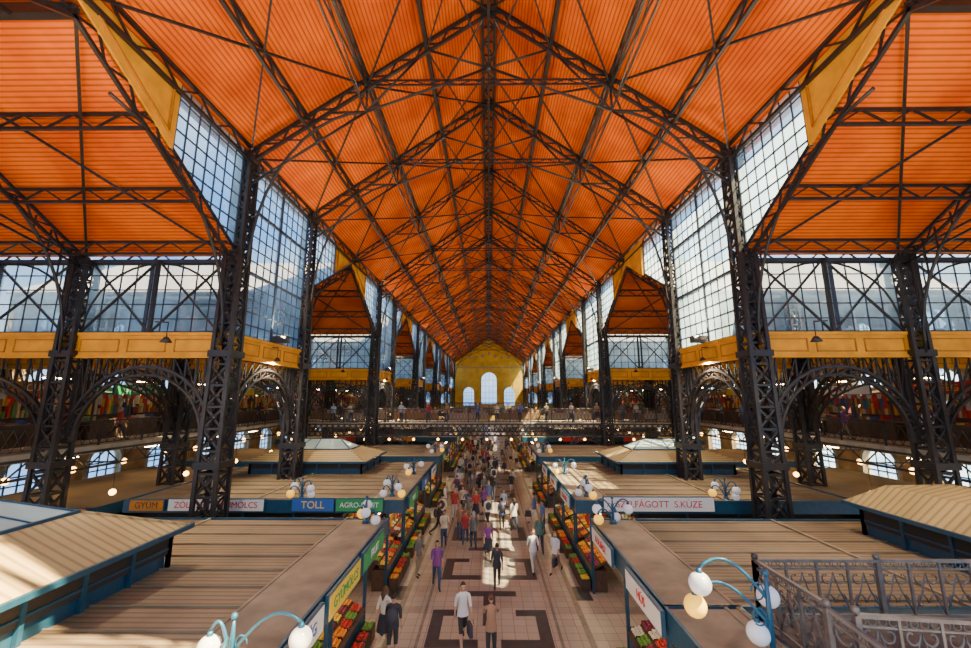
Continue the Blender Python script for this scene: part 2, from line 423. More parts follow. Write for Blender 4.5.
for s,nm in((-1,'wall_left'),(1,'wall_right')):
    wl=MB();gl=MB();P=lambda u,v,d=0,s=s:(s*(OX+d),u,v)
    def wallbay(a,b,n,top):
        for i in range(n):
            u0=a+(b-a)*i/n;u1=a+(b-a)*(i+1)/n;uc=(u0+u1)/2;w=min(2.6,(u1-u0)*.55)
            cell(wl,gl,P,u0,u1,0,4.9,uc,w,1.0,2.9,.45,0);cell(wl,gl,P,u0,u1,4.9,BT,uc,w,6.1,7.7,.45,0)
            if top:cell(wl,gl,P,u0,u1,BT,TE,uc,w,10.1,11.2,.45,0)
        if top:
            wl.slab([P(a,TE),P(b,TE),P((a+b)/2,TR)],-.3*s,0)
    for a,b in wide:wallbay(a,b,3,True)
    for a,b in narrow:wallbay(a,b,1 if b<118 else 1,False)
    o=wl.obj(nm,[BRICK,STONE]);g=gl.obj('window_panes',[GLASS,MULL],parent=o)
wl=MB();gl=MB();P=lambda u,v,d=0:(u,YEND+d,v)
cell(wl,gl,P,-3.3,3.3,0,16.5,0,4.6,5.2,12.2,.5)
for s in(-1,1):
    u0,u1=sorted((s*3.3,s*NX));cell(wl,gl,P,u0,u1,0,16.5,s*5.9,3.2,4.8,8.6,.5)
    u0,u1=sorted((s*NX,s*OX))
    for i in range(3):
        a=u0+(u1-u0)*i/3;b=u0+(u1-u0)*(i+1)/3;cell(wl,gl,P,a,b,0,BT,(a+b)/2,2.6,5.4,7.5,.5)
wl.poly([P(-NX,16.5),P(NX,16.5),P(NX,EAVE),P(0,RIDGE),P(-NX,EAVE)],0)
for z in(4.2,15.6):wl.box(-NX,NX,YEND-.25,YEND,z,z+.35,1)
for i in range(-3,4):
    wl.ball((i*1.9,YEND-.05,18.8+ (1.2 if i==0 else .4 if abs(i)==1 else 0)),.45,1,seg=10,rings=6,sc=(1,.3,1))
fw=wl.obj('wall_back',[CREAM,STONE]);gl.obj('window_panes',[GLASS,MULL],parent=fw)

# ------------------------------------------------------------------ galleries and bridges
def railing(mb,p,q,h=1.1,m=0,dense=.28):
    p=Vector(p);q=Vector(q);L=(q-p).length;n=max(2,int(L/dense));up=Vector((0,0,1))
    mb.beam(p+up*h,q+up*h,.09,.07,m);mb.beam(p+up*(h-.16),q+up*(h-.16),.035,None,m);mb.beam(p+up*.1,q+up*.1,.05,None,m)
    for i in range(n):
        a=p.lerp(q,i/n);b=p.lerp(q,(i+1)/n)
        mb.beam(a+up*.1,b+up*(h-.16),.022,None,m);mb.beam(b+up*.1,a+up*(h-.16),.022,None,m)
        if i%6==0:mb.beam(a,a+up*h,.07,None,m)
gal=MB()
GX=18.2
for s in(-1,1):
    gal.box(min(s*GX,s*(OX-.1)),max(s*GX,s*(OX-.1)),-2,YEND-.4,4.75,5.1,1)
    gal.lattice((s*GX,-2,4.5),(s*GX,YEND-.4,4.5),.7,cw=.1,bw=.05,n=150,posts=False)
    railing(gal,(s*GX,-2,5.1),(s*GX,YEND-.4,5.1),dense=.4)
    y=3.5
    while y<116:
        for x,z in((20.4,8.2),(19.4,4.55)):  # tube lights added to brighten the galleries and the space below them
            gal.box(s*x-.07,s*x+.07,y,y+1.3,z,z+.06,0);gal.box(s*x-.05,s*x+.05,y+.05,y+1.25,z-.05,z,2)
            for q in(.2,1.1):gal.beam((s*x,y+q,z+.05),(s*x,y+q,BT-.08 if z>5 else 4.8),.015)
        y+=5.07
gal.obj('side_gallery',[IRON2,STONE,TUBE])
def bridge(y0,y1):
    g=MB();g.box(-GX+.1,GX-.1,y0,y1,4.75,5.1,1)
    for y in(y0,y1):
        g.lattice((-GX+.1,y,4.5),(GX-.1,y,4.5),.95,cw=.12,bw=.06,n=72,cross=True,posts=True)
        railing(g,(-GX+.1,y,5.1),(GX-.1,y,5.1),dense=.3)
    for x in(-9.9,9.9):
        g.arc(lambda u,z:(u,y0,z),3.0,4.0,x-.0 if x<0 else x-3,x+3 if x<0 else x,4.1,n=6)
    x=-17
    while x<17.5:
        g.tube([(x,y0-.1,4.0),(x,y0-.1,3.8)],.012,0,n=4);g.ball((x,y0-.1,3.72),.10,2,seg=7,rings=5);x+=2.1
    return g.obj('gallery_bridge',[IRON2,STONE,BULB])
bridge(36.5,40.8);bridge(77.2,81.5)
CL=[mat('cloth_%d'%i,c,.8) for i,c in enumerate([(.50,.04,.03),(.40,.32,.24),(.06,.12,.30),(.65,.36,.05),(.10,.25,.10),(.25,.07,.08),(.52,.46,.38),(.28,.16,.08)])]
def kiosk(k):
    m=MB();r=random.Random(k)
    m.box(-1.4,1.4,-2.2,2.2,0,.9,0);m.box(-1.3,-.9,-2.2,2.2,.9,2.5,1)
    m.slab([(-1.5,-2.4,2.75),(1.7,-2.4,2.35),(1.7,2.4,2.35),(-1.5,2.4,2.75)],.06,3+k%3*3 if k<2 else 9)
    # scalloped awning valance
    for i in range(16):
        y=-2.4+i*.3;m.poly([(1.71,y,2.36),(1.71,y+.3,2.36),(1.71,y+.24,2.12),(1.71,y+.06,2.12)],2 if i%2 else 8)
    for y in(-2.2,0,2.2):m.beam((1.4,y,.9),(1.4,y,2.4),.07,None,1)
    for i in range(22):
        y=-2.15+i*.2;h=r.uniform(.25,.8);w=r.uniform(.1,.17);m.box(1.2,1.26,y,y+w,2.3-h,2.3,2+r.randrange(8))
        m.box(-.8,-.6,y,y+w,1.2,1.2+r.uniform(.3,.9),2+r.randrange(8))
    for i in range(20):
        y=-2.1+i*.21;m.box(.7+r.uniform(-.1,.2),1.2,y,y+.16,.9,.9+r.uniform(.05,.3),2+r.randrange(8))
    for y in(-1.2,0,1.2):m.ball((1.0,y,2.25),.11,10,seg=6,rings=5);m.tube([(1.0,y,2.3),(1.0,y,2.45)],.01,1,n=4)
    return m.obj('souvenir_kiosk',[BROWN,IRON2]+CL+[BULB])
ks=[kiosk(k) for k in range(3)]
placed=[False]*3
def putk(k,loc,rz):
    if not placed[k]:ks[k].location=loc;ks[k].rotation_euler[2]=rz;placed[k]=True
    else:inst(ks[k],'souvenir_kiosk',loc,rz)
def sign(x0,x1,y,z0,z1,bg,fg,txt,ang=0,sz=None):
    m=MB();w=x1-x0;m.box(-w/2,w/2,-.04,.04,-(z1-z0)/2,(z1-z0)/2,0);m.box(-w/2-.03,w/2+.03,-.03,.05,-(z1-z0)/2-.03,(z1-z0)/2+.03,1)
    o=m.obj('shop_sign',[bg,BLUE],loc=((x0+x1)/2,y,(z0+z1)/2));o.rotation_euler[2]=ang
    text(txt,sz or min((z1-z0)*.85,w/len(txt)*1.45),fg,o,(0,-.05,0),(math.pi/2,0,0));return o
pal=[(WHITE,SBLUE),(SYEL,GREEN),(GREEN,WHITE),(RED,WHITE),(SBLUE,WHITE),(WHITE,RED)]
words=['ZÖLDSÉG','GYÜMÖLCS','HÚS','FRUIT','PAPRIKA','SZALÁMI','KOLBÁSZ','SAJT','CUKORKA','BOR']
gp=[(RED,WHITE),(RED,SYEL),(SYEL,RED),(WHITE,RED),(YELD,WHITE),(GREEN,WHITE)]
i=0
y=4.
while y<116:
    putk(i%3,(-22.2,y,5.1),0);putk((i+1)%3,(22.2,y,5.1),math.pi)
    for s in(-1,1):
        bg,fg=gp[(i*(2 if s>0 else 1)+i//3)%6]
        sign(s*20.3-1.7,s*20.3+1.7,y,7.45,7.95,bg,fg,words[(i*3+s)%10],ang=math.pi/2 if s<0 else -math.pi/2)
    y+=5.0;i+=1
def dtable(k):
    m=MB();r=random.Random(90+k)
    m.box(-2.0,2.0,-.4,.4,.75,.8,0)
    for x in(-1.9,1.9):
        for y in(-.35,.35):m.beam((x,y,0),(x,y,.75),.06,None,0)
    m.box(-2.0,2.0,-.42,-.40,.25,.8,2 if k else 8)
    for i in range(22):
        x=-1.9+i*.175;h=r.uniform(.1,.5);m.box(x,x+.14,r.uniform(-.35,-.1),.3,.8,.8+h,1+r.choice([0,1,1,3,4,5,6,6,7,7]))
    return m.obj('display_table',[BROWN]+CL)
dts=[dtable(0),dtable(5)];dp=[0,0]
for j,(x,y) in enumerate([(x,y) for y in(38.2,) for x in(-16,-11.2,-6.6,-2,2.6,7.2,11.8,16)]):
    k=j%2
    if not dp[k]:dts[k].location=(x,y,5.1);dp[k]=1
    else:inst(dts[k],'display_table',(x,y,5.1))

# ------------------------------------------------------------------ market stalls
fruitcols=[mat('produce_%d'%i,c,.4,noise=.2,nscale=20) for i,c in enumerate([(.90,.30,.01),(.60,.03,.02),(.90,.60,.03),(.15,.35,.04),(.30,.03,.08),(.75,.70,.55)])]
def produce(k):
    m=MB();r=random.Random(50+k)
    m.box(-.55,.0,-1.38,1.38,0,.75,6);m.box(-.02,.02,-1.4,1.4,.1,.72,7)
    m.slab([(.05,-1.38,.72),(.05,1.38,.72),(-.95,1.38,1.22),(-.95,-1.38,1.22)],.05,6)
    for row in range(3):
        for c in range(6):
            col=r.choice([0,0,1,2,2,3,4,5]);y0=-1.35+c*.45;x0=-.02-row*.32;z0=.78+row*.16
            m.box(x0-.28,x0,y0,y0+.02,z0,z0+.14,6);m.box(x0-.02,x0,y0,y0+.42,z0-.03,z0+.08,6)
            for a in range(3):
                for b in range(4):
                    m.ball((x0-.05-a*.09,y0+.07+b*.1,z0+.07+a*.035+r.uniform(0,.03)),.055,col,seg=6,rings=4)
    # a lower row of crates standing out in front of the counter
    for c in range(5):
        col=r.choice([0,0,1,2,3,3]);y0=-1.3+c*.54
        m.box(.06,.42,y0,y0+.46,0,.10,6);m.box(.06,.42,y0,y0+.02,.1,.42,6);m.box(.06,.42,y0+.44,y0+.46,.1,.42,6);m.box(.40,.42,y0,y0+.46,.1,.42,6);m.box(.06,.08,y0,y0+.46,.1,.42,6)
        m.box(.08,.40,y0+.02,y0+.44,.1,.36,6)
        for a in range(3):
            for b in range(4):m.ball((.14+a*.1,y0+.08+b*.1,.40+r.uniform(0,.04)),.056,col,seg=6,rings=4)
    m.box(-1.9,-1.8,-1.4,1.4,0,2.75,8)
    for sh in(1.4,1.9,2.35):
        m.box(-1.8,-1.5,-1.4,1.4,sh,sh+.03,6)
        for c in range(12):
            m.box(-1.75,-1.58,-1.36+c*.228,-1.36+c*.228+.18,sh+.03,sh+r.uniform(.15,.35),r.randrange(6))
    m.beam((-.1,-1.4,2.72),(-.1,1.4,2.72),.04,None,6)
    for c in range(12):
        y0=-1.3+c*.235;L=r.uniform(.25,.5);m.tube([(-.1,y0,2.7),(-.1,y0,2.7-L)],.01,6,n=4);col=r.choice([1,1,1,2,3,5,0])
        for q in range(3):m.ball((-.1+r.uniform(-.03,.03),y0+r.uniform(-.03,.03),2.7-L*.5-q*.13),.07,col,seg=6,rings=4,sc=(.8,.8,1.5))
    m.tube([(-.5,-.9,2.68),(-.5,.9,2.68)],.045,9,n=6)
    for y0 in(-1.45,1.45):m.beam((0,y0,0),(0,y0,3.0),.09,None,7)
    return m.obj('market_stall',fruitcols+[BROWN,BLUE,DARK,TUBE])
st=[produce(k) for k in range(4)];stp=[False]*4;sidx=[0]
def putstall(loc,rz,sc=None):
    k=sidx[0]%4;sidx[0]+=1
    if not stp[k] and not sc:st[k].location=loc;st[k].rotation_euler[2]=rz;stp[k]=True
    else:inst(st[k],'market_stall',loc,rz,sc=sc)
ZR=3.3
def block(s,x0,x1,y0,y1,front=True):
    m=MB();X=lambda a,b:tuple(sorted((s*a,s*b)))
    a,b=X(x0,x1);m.box(a,b,y0,y1,ZR-.12,ZR,0)
    a,b=X(x0,x0+1.3);m.box(a,b,y0+.05,y1-.05,ZR,ZR+.035,4)
    y=y0+.3
    while y<y1-.2:
        a,b=X(x0+1.35,x1-.1);m.box(a,b,y,y+.035,ZR,ZR+.035,0);y+=.85
    for xx in(x0+1.3,(x0+x1)/2+.4):a,b=X(xx,xx+.06);m.box(a,b,y0,y1,ZR,ZR+.06,4)
    a,b=X(x0-.06,x0);m.box(a,b,y0-.06,y1+.06,ZR-.42,ZR+.06,1);a,b=X(x1,x1+.06);m.box(a,b,y0-.06,y1+.06,ZR-.42,ZR+.06,1)
    a,b=X(x0,x1)
    m.box(a,b,y0-.06,y0,ZR-.42,ZR+.06,1);m.box(a,b,y1,y1+.06,ZR-.42,ZR+.06,1)
    if x1-x0>3:
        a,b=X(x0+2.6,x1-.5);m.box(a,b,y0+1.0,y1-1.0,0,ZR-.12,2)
        for yy,sg in((y0+.7,-1),(y1-.7,1)):
            x=x0+2.4
            while x<x1-.6:
                xa,xb=X(x,min(x+1.9,x1-.5));m.box(xa,xb,yy-.25,yy+.25,0,1.0,1);m.box(xa+.05,xb-.05,yy-.2,yy+.2,1.0,1.25,5)
                m.beam((s*x,yy+sg*.3,0),(s*x,yy+sg*.3,ZR-.1),.08,None,1);x+=2.0
    o=m.obj('stall_block_roof',[ROOF,BLUE,DARK,IRON2,ROOFS,SYEL]);
    n=int((y1-y0)/3.0);w=(y1-y0)/n
    for i in range(n):
        putstall((s*(x0+.55 if x1-x0>3 else x0+.4),y0+w*(i+.5),0),math.pi if s>0 else 0,None if x1-x0>3 else (.5,.9,1))
    return o
blocks=[(1.6,14.4),(16.9,26.6),(28.8,35.8),(42.5,54.5),(57,69),(71.5,83),(86,98),(101,113)]
for i,(a,b) in enumerate(blocks):
    for s in(-1,1):
        if i==0 and s==1:
            block(s,3.4,14.2,8.75,b);block(s,3.4,4.75,1.6,8.7)
        else:block(s,3.4,14.2,a,b)
    if i>0:
        for s in(-1,1):
            m=MB();xa,xb=sorted((s*15.4,s*21.5))
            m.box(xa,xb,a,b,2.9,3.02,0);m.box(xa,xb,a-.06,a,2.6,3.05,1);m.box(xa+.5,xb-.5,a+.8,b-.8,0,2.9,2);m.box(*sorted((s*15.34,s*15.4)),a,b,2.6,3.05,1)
            for j in range(3):
                x=xa+.3+j*2.0;m.box(x,x+1.6,a+.2,a+.8,0,1.0,1);m.box(x+.1,x+1.5,a+.2,a+.7,1.0,1.3,3)
            m.obj('stall_block_roof',[ROOF,BLUE,DARK,SYEL])

LANT=mat('lantern_glass',(.42,.58,.58),.12,noise=.2,nscale=1)
def pavilion(x0,x1,y0,y1,name='skylight_pavilion',ze=4.15,zr=5.0,lant=3,rise=.5):
    m=MB();xm=(x0+x1)/2
    m.box(x0+.35,x1-.35,y0+.35,y1-.35,ZR,ZR+.3,1)
    for x in(x0+.3,x1-.3):
        n=int((y1-y0)/1.1)
        for i in range(n+1):
            y=y0+.3+(y1-y0-.6)*i/n;m.beam((x,y,ZR),(x,y,ze),.08,None,1)
        m.poly([(x,y0+.3,ZR+.3),(x,y1-.3,ZR+.3),(x,y1-.3,ze),(x,y0+.3,ze)],2);m.beam((x,y0+.3,(ZR+ze)/2),(x,y1-.3,(ZR+ze)/2),.05,None,1)
    for y in(y0+.3,y1-.3):
        n=int((x1-x0)/1.1)
        for i in range(n+1):
            x=x0+.3+(x1-x0-.6)*i/n;m.beam((x,y,ZR),(x,y,ze),.08,None,1)
        m.poly([(x0+.3,y,ZR+.3),(x1-.3,y,ZR+.3),(x1-.3,y,ze),(x0+.3,y,ze)],2)
    A=[(x0,y0,ze),(x1,y0,ze),(x1,y1,ze),(x0,y1,ze)]
    w=min((x1-x0)/2-.9,(y1-y0)/2-.9)
    B=[(x0+w,y0+w,zr),(x1-w,y0+w,zr),(x1-w,y1-w,zr),(x0+w,y1-w,zr)]
    for i in range(4):
        j=(i+1)%4;m.poly([A[i],A[j],B[j],B[i]],0);m.beam(A[i],A[j],.08,.10,1);m.beam(A[i],B[i],.06,.06,0)
        if lant==3:m.beam(B[i],B[j],.08,.08,1)
    if (y1-y0)>=(x1-x0): ap=[(xm,y0+w+.88,zr+rise),(xm,y1-w-.88,zr+rise)];C=B
    else:
        ym=(y0+y1)/2;ap=[(x1-w-.88,ym,zr+rise),(x0+w+.88,ym,zr+rise)];C=[B[1],B[2],B[3],B[0]]
    m.poly([C[0],C[1],ap[0]],lant);m.poly([C[1],C[2],ap[1],ap[0]],lant);m.poly([C[2],C[3],ap[1]],lant);m.poly([C[3],C[0],ap[0],ap[1]],lant)
    q=1 if lant==3 else 0
    for i in(0,1):m.beam(C[i],ap[0],.05,None,q)
    for i in(2,3):m.beam(C[i],ap[1],.05,None,q)
    m.beam(ap[0],ap[1],.06,None,q)
    L0=Vector(C[1]);L1=Vector(C[2]);R0=Vector(C[0]);R1=Vector(C[3]);P0=Vector(ap[0]);P1=Vector(ap[1]);n=int((L1-L0).length/.8)
    if lant==3:
        for i in range(1,n):
            t=i/n
            m.beam(L0.lerp(L1,t),P0.lerp(P1,t),.04,None,1);m.beam(R0.lerp(R1,t),P0.lerp(P1,t),.04,None,1)
    return m.obj(name,[ROOFP,BLUE,DARK,LANT])
pavilion(-12.2,-7.4,1.8,10.9,zr=4.85,rise=.45);pavilion(10.8,14.1,9.2,13.4,zr=4.75,lant=0,rise=.2)
pavilion(-12.9,-6.4,22.15,26.5,ze=3.95,zr=4.45);pavilion(6.6,13.1,22.15,26.5,ze=3.95,zr=4.45)
for a,b in((44.5,52.5),(63.2,68.3),(88,96),(104,111.5)):
    for s in(-1,1):
        x=sorted((s*6.8,s*12.6));pavilion(x[0],x[1],a,b,ze=3.95,zr=4.45)

# ------------------------------------------------------------------ signs
ys=16.75
sign(-5.9,-4.1,ys,2.98,3.42,GREEN,WHITE,'AGRO-FRUIT');sign(-7.6,-6.0,ys,2.98,3.42,SBLUE,SYEL,'TOLL')
sign(-12.4,-8.7,ys,2.98,3.40,WHITE,RED,'ZÖLDSÉG  GYÜMÖLCS');sign(-13.9,-12.6,ys,2.98,3.36,YELD,BROWN,'GYÜM')
sign(4.4,8.6,ys,3.0,3.5,WHITE,RED,'SZELFÁGOTT  S.KÜZE')
sign(15.6,18.0,16.75,2.65,3.1,RED,SYEL,'HÚS ÉS');sign(18.1,20.6,16.75,2.65,3.1,RED,WHITE,'HENTESÁRU')
sign(-18.0,-15.6,16.75,2.65,3.05,YELD,BROWN,'GYÜMÖLCS');sign(-20.6,-18.2,16.75,2.65,3.05,SYEL,RED,'ZÖLDSÉG')
for yc,bg,fg,t in((5.4,RED,WHITE,'HÚS'),(7.8,WHITE,SBLUE,'ZÖLDSÉG'),(10.1,SYEL,GREEN,'GYÜMÖLCS'),(12.4,GREEN,WHITE,'FRUIT')):
    sign(-3.25-1.0,-3.25+1.0,yc,2.86,3.32,bg,fg,t,ang=math.pi/2,sz=.30)
k=0
for bi,(a,b) in enumerate(blocks):
    n=int((b-a)/3.0);w=(b-a)/n
    for i in range(n):
        for s in(-1,1):
            yc=a+w*(i+.5);bg,fg=pal[(k*(3 if s>0 else 1)+(0 if s<0 else 2))%6]
            k+=1
            if yc<3 or (bi==0 and s<0):continue
            sign(s*3.25-1.0,s*3.25+1.0,yc,2.90,3.30,bg,fg,words[(k*7)%10],ang=math.pi/2 if s<0 else -math.pi/2,sz=.26)
r=random.Random(8)
for x in range(-15,18,6):
    bg,fg=[(RED,WHITE),(RED,SYEL),(SYEL,RED),(YELD,WHITE)][r.randrange(4)]
    if abs(x)<4.5:continue
    sign(x-1.6,x+1.6,42.35,2.95,3.35,bg,fg,words[r.randrange(10)])
# ------------------------------------------------------------------ lamps
def lamp(k,hh,arms=None,gr=.155):
    m=MB();m.tube([(0,0,0),(0,0,.12)],[.12,.08],0,n=8);m.tube([(0,0,.1),(0,0,hh-.25),(0,0,hh)],[.045,.035,.02],0,n=8)
    m.ball((0,0,hh+.03),.05,0)
    arms=arms or ((1,0,1.0,hh-.13,1),(-1,0,1.0,hh-.13,1),(.5,.85,.7,hh-.45,1),(-.95,-.3,1.05,hh-.4,2))
    for dx,dy,L,zg,gm in arms:
        L*=k;z0=zg-.485*k
        pts=[(dx*L*t,dy*L*t,z0+.72*k*math.sin(t*math.pi*.72)) for t in [i/10 for i in range(11)]]
        m.tube(pts,.025,0,n=6)
        sp=[(dx*(.18+.12*math.cos(t))*k,dy*(.18+.12*math.cos(t))*k,z0+.12+.12*math.sin(t)) for t in [i*.6 for i in range(10)]]
        m.tube(sp,.012,0,n=5)
        e=pts[-1];m.tube([e,(e[0],e[1],e[2]-.08)],[.03,.055],0,n=8)
        m.ball((e[0],e[1],e[2]-.22),gr,gm,seg=16,rings=10)
    return m.obj('globe_street_lamp',[BLUEL,GLOBE,GLOBEY])
lp=lamp(.8,1.3,((-1,0,1.25,1.34,1),(-1,.12,1.3,.98,2),(-.35,.25,.5,.62,1),(.5,.8,.6,1.0,1)),gr=.165);lp.location=(4.2,6.85,ZR+.035)
l2=lamp(.75,.72,((1,0,1.35,.62,1),(-.9,0,.5,.5,1),(.3,-.9,.8,.45,2)),gr=.165);l2.location=(-3.8,6.75,ZR+.035)
ls=lamp(.5,.75);ls.location=(3.95,14.0,ZR+.035)
for x,y in[(-3.95,14.0),(3.95,17.6),(-3.95,17.6),(-3.95,22.5),(3.95,22.5),(-7.5,17.3),(9.4,17.3),(3.95,31),(-3.95,31),(-3.95,44),(3.95,44),(-3.95,52),(3.95,52)]:
    inst(ls,'globe_street_lamp',(x,y,ZR+(.035 if abs(x)<4.7 else 0)),rz=x*.7+y)
m=MB()
for s in(-1,1):
    y=6
    while y<110:
        m.tube([(s*18.6,y,4.75),(s*18.6,y,4.2)],.012,0,n=4);m.ball((s*18.6,y,4.1),.14,1,seg=8,rings=6);y+=2.6
    for y in range(17,110,4):
        m.tube([(s*14.9,y,4.75),(s*14.9,y,3.7)],.012,0,n=4);m.ball((s*14.9,y,3.6),.12,1,seg=8,rings=6)
        m.beam((s*14.9,y,4.75),(s*18.2,y,4.75),.05)
m.obj('pendant_lamps',[IRON,BULB])

# ------------------------------------------------------------------ ornate stair at right
m=MB()
def ornrail(p,q,h=1.0):
    p=Vector(p);q=Vector(q);L=(q-p).length;n=max(2,round(L/.55));up=Vector((0,0,1))
    m.beam(p+up*h,q+up*h,.07,.05,0);m.beam(p+up*(h-.14),q+up*(h-.14),.025,None,0);m.beam(p+up*.08,q+up*.08,.035,None,0)
    d=(q-p)/n
    for i in range(n+1):
        a=p+d*i;m.beam(a,a+up*h,.04 if i%4 else .08,None,0)
        if i%4==0:m.ball(a+up*(h+.07),.06,0,seg=8,rings=6)
        if i<n:
            c=a+d*.5;e=d.normalized();w=d.length/2
            def SS(f):return [c+e*x+up*z for x,z in f]
            for sg in(-1,1):
                sp=[(sg*(w*.48+ (w*.42)*(1-t*.75)*math.cos(t*5.2+math.pi)),.30+.17*(1-t*.75)*math.sin(t*5.2)) for t in [k/12 for k in range(13)]]
                m.tube(SS(sp),.018,0,n=4)
                sp=[(x,.72-(z-.30)*.8+.0) for x,z in sp];m.tube(SS(sp),.018,0,n=4)
            m.tube(SS([(-w,.1),(-w*.3,.5),(0,.8),(w*.3,.5),(w,.1)]),.018,0,n=4)
            for k in range(4):
                t=(k+.5)/4;cc=a+d*t+up*(h-.07);ring=[cc+e*(.05*math.cos(g*math.pi/4))+up*(.05*math.sin(g*math.pi/4)) for g in range(9)];m.tube(ring,.010,0,n=4)
ornrail((4.95,8.35,3.3),(10.6,8.35,3.3));ornrail((4.95,8.35,3.3),(4.95,6.7,3.3));
ornrail((5.2,6.5,3.3),(9.4,6.0,3.3),.95)
ornrail((4.95,6.7,3.3),(6.6,4.0,1.9),.95)
m.box(4.9,10.6,5.9,8.4,3.12,3.3,1)
for i in range(11):
    m.box(5.0,7.2,5.9-.3*(i+1),5.9-.3*i,3.0-.17*(i+1)-.05,3.12-.17*(i+1)+.02,1)
for x in(5.1,10.4):
    for y in(6.0,8.2):m.beam((x,y,0),(x,y,3.12),.14,None,0)
m.obj('ornate_iron_staircase',[mat('rail_iron',(.20,.17,.15),.45,.3,noise=.3),mat('stair_stone',(.13,.10,.08),.8,noise=.3)])

# ------------------------------------------------------------------ people
SKIN=mat('skin',(.55,.32,.22),.6);SHOE=mat('shoe',(.03,.025,.02),.5);EYE=mat('eye',(.02,.015,.01),.3);LIP=mat('lip',(.40,.12,.10),.5)
tops=[mat('top_%d'%i,c,.8) for i,c in enumerate([(.75,.74,.72),(.04,.04,.05),(.22,.06,.26),(.10,.16,.35),(.45,.05,.05),(.16,.15,.14),(.65,.60,.45),(.10,.22,.20),(.35,.20,.12),(.40,.50,.65)])]
bots=[mat('trousers_%d'%i,c,.8) for i,c in enumerate([(.03,.035,.06),(.05,.08,.16),(.30,.24,.16),(.04,.04,.04),(.65,.64,.60)])]
hairs=[mat('hair_%d'%i,c,.6) for i,c in enumerate([(.02,.012,.008),(.10,.05,.02),(.35,.22,.08),(.30,.29,.28)])]
def person(stride=0,armL=0,armR=0,elbL=.15,elbR=.15,lean=0,long_hair=False,skirt=False,shorts=False,pack=False,bag=False):
    J={}
    pel=Vector((0,0,.93));J['pel']=pel
    ln=lambda h:Vector((0,-math.sin(lean)*h,math.cos(lean)*h))
    J['waist']=pel+ln(.14);J['chest']=pel+ln(.34);J['nb']=pel+ln(.50);J['neck']=pel+ln(.585);head=pel+ln(.70)+Vector((0,-.012,0))
    for s,n,arm,elb,st in((-1,'L',armL,elbL,stride),(1,'R',armR,elbR,-stride)):
        J['sh'+n]=pel+ln(.475)+Vector((s*.175,0,0))
        d=Vector((s*.12,-math.sin(arm),-math.cos(arm))).normalized();J['el'+n]=J['sh'+n]+d*.29
        d2=Vector((s*.02,-math.sin(arm+elb),-math.cos(arm+elb))).normalized();J['wr'+n]=J['el'+n]+d2*.25;J['hd'+n]=d2
        J['hip'+n]=pel+Vector((s*.085,0,-.03))
        k=st;d=Vector((s*.02,-math.sin(k),-math.cos(k)));J['kn'+n]=J['hip'+n]+d*.42
        bend=.12+(.45 if k<0 else 0)*min(1,abs(k)*2.5);a=k-bend
        J['an'+n]=J['kn'+n]+Vector((0,-math.sin(a),-math.cos(a)))*.40
        f=.0 if k>=0 else -.6*min(1,abs(k)*2.5)
        J['to'+n]=J['an'+n]+Vector((s*.02,-.16*math.cos(f),-.05+.16*math.sin(f)))
    names=[n for n in J if not n.startswith('hd')]
    E=[('pel','waist'),('waist','chest'),('chest','nb'),('nb','neck')]
    for n in'LR':E+=[('nb','sh'+n),('sh'+n,'el'+n),('el'+n,'wr'+n),('pel','hip'+n),('hip'+n,'kn'+n),('kn'+n,'an'+n),('an'+n,'to'+n)]
    R={'pel':(.155,.11),'waist':(.13,.095),'chest':(.165,.115),'nb':(.10,.07),'neck':(.05,.052),'sh':(.07,.07),'el':(.045,.045),'wr':(.03,.026),'hip':(.095,.10),'kn':(.06,.065),'an':(.042,.045),'to':(.045,.03)}
    me=bpy.data.meshes.new('t');me.from_pydata([J[n] for n in names],[(names.index(a),names.index(b)) for a,b in E],[])
    o=bpy.data.objects.new('t',me);COL.objects.link(o)
    sk=o.modifiers.new('s','SKIN');sk.use_smooth_shade=True
    for i,n in enumerate(names):
        key=n if n in R else n[:-1];me.skin_vertices[0].data[i].radius=R[key];me.skin_vertices[0].data[i].use_root=(n=='pel')
    sb=o.modifiers.new('b','SUBSURF');sb.levels=1
    dg=bpy.context.evaluated_depsgraph_get();ev=bpy.data.meshes.new_from_object(o.evaluated_get(dg))
    B=[('pel','waist',1),('waist','chest',1),('chest','nb',1),('nb','neck',0)]
    for n in'LR':B+=[('nb','sh'+n,1),('sh'+n,'el'+n,1),('el'+n,'wr'+n,0),('pel','hip'+n,2),('hip'+n,'kn'+n,2),('kn'+n,'an'+n,0 if (shorts or skirt) else 2),('an'+n,'to'+n,3)]
    m=MB();m.v=[tuple(v.co) for v in ev.vertices]
    for p in ev.polygons:
        c=p.center;best=9;bm=0
        for a,b,k in B:
            A=J[a];D=J[b]-A;t=max(0,min(1,(c-A).dot(D)/D.length_squared));dd=(c-(A+D*t)).length
            dd/= R[a if a in R else a[:-1]][0]+.05
            if dd<best:best=dd;bm=k
        if bm==1 and c.z<.93 and abs(c.x)<.2:bm=2
        m.f.append(tuple(p.vertices));m.m.append(bm);m.sm.append(True)
    bpy.data.objects.remove(o)
    def hf(d,o):
        f=-d.y
        if f>.2 and abs(d.x)<.22 and -.35<d.z<.1:o=o+Vector((0,-.018*(1-abs(d.x)/.22),0))
        if d.z<0:o.x*=1-.25*(-d.z);o.y*=1-.1*(-d.z)
        return o
    m.ball(head,.1,0,seg=20,rings=14,sc=(.76,.95,1.2),fn=hf)
    for s in(-1,1):
        m.ball(head+Vector((s*.078,.005,-.005)),.022,0,seg=6,rings=5,sc=(.4,.8,1.3));m.ball(head+Vector((s*.03,-.085,.01)),.011,5,seg=6,rings=5)
        m.beam(head+Vector((s*.015,-.092,.032)),head+Vector((s*.045,-.085,.034)),.006,None,4)
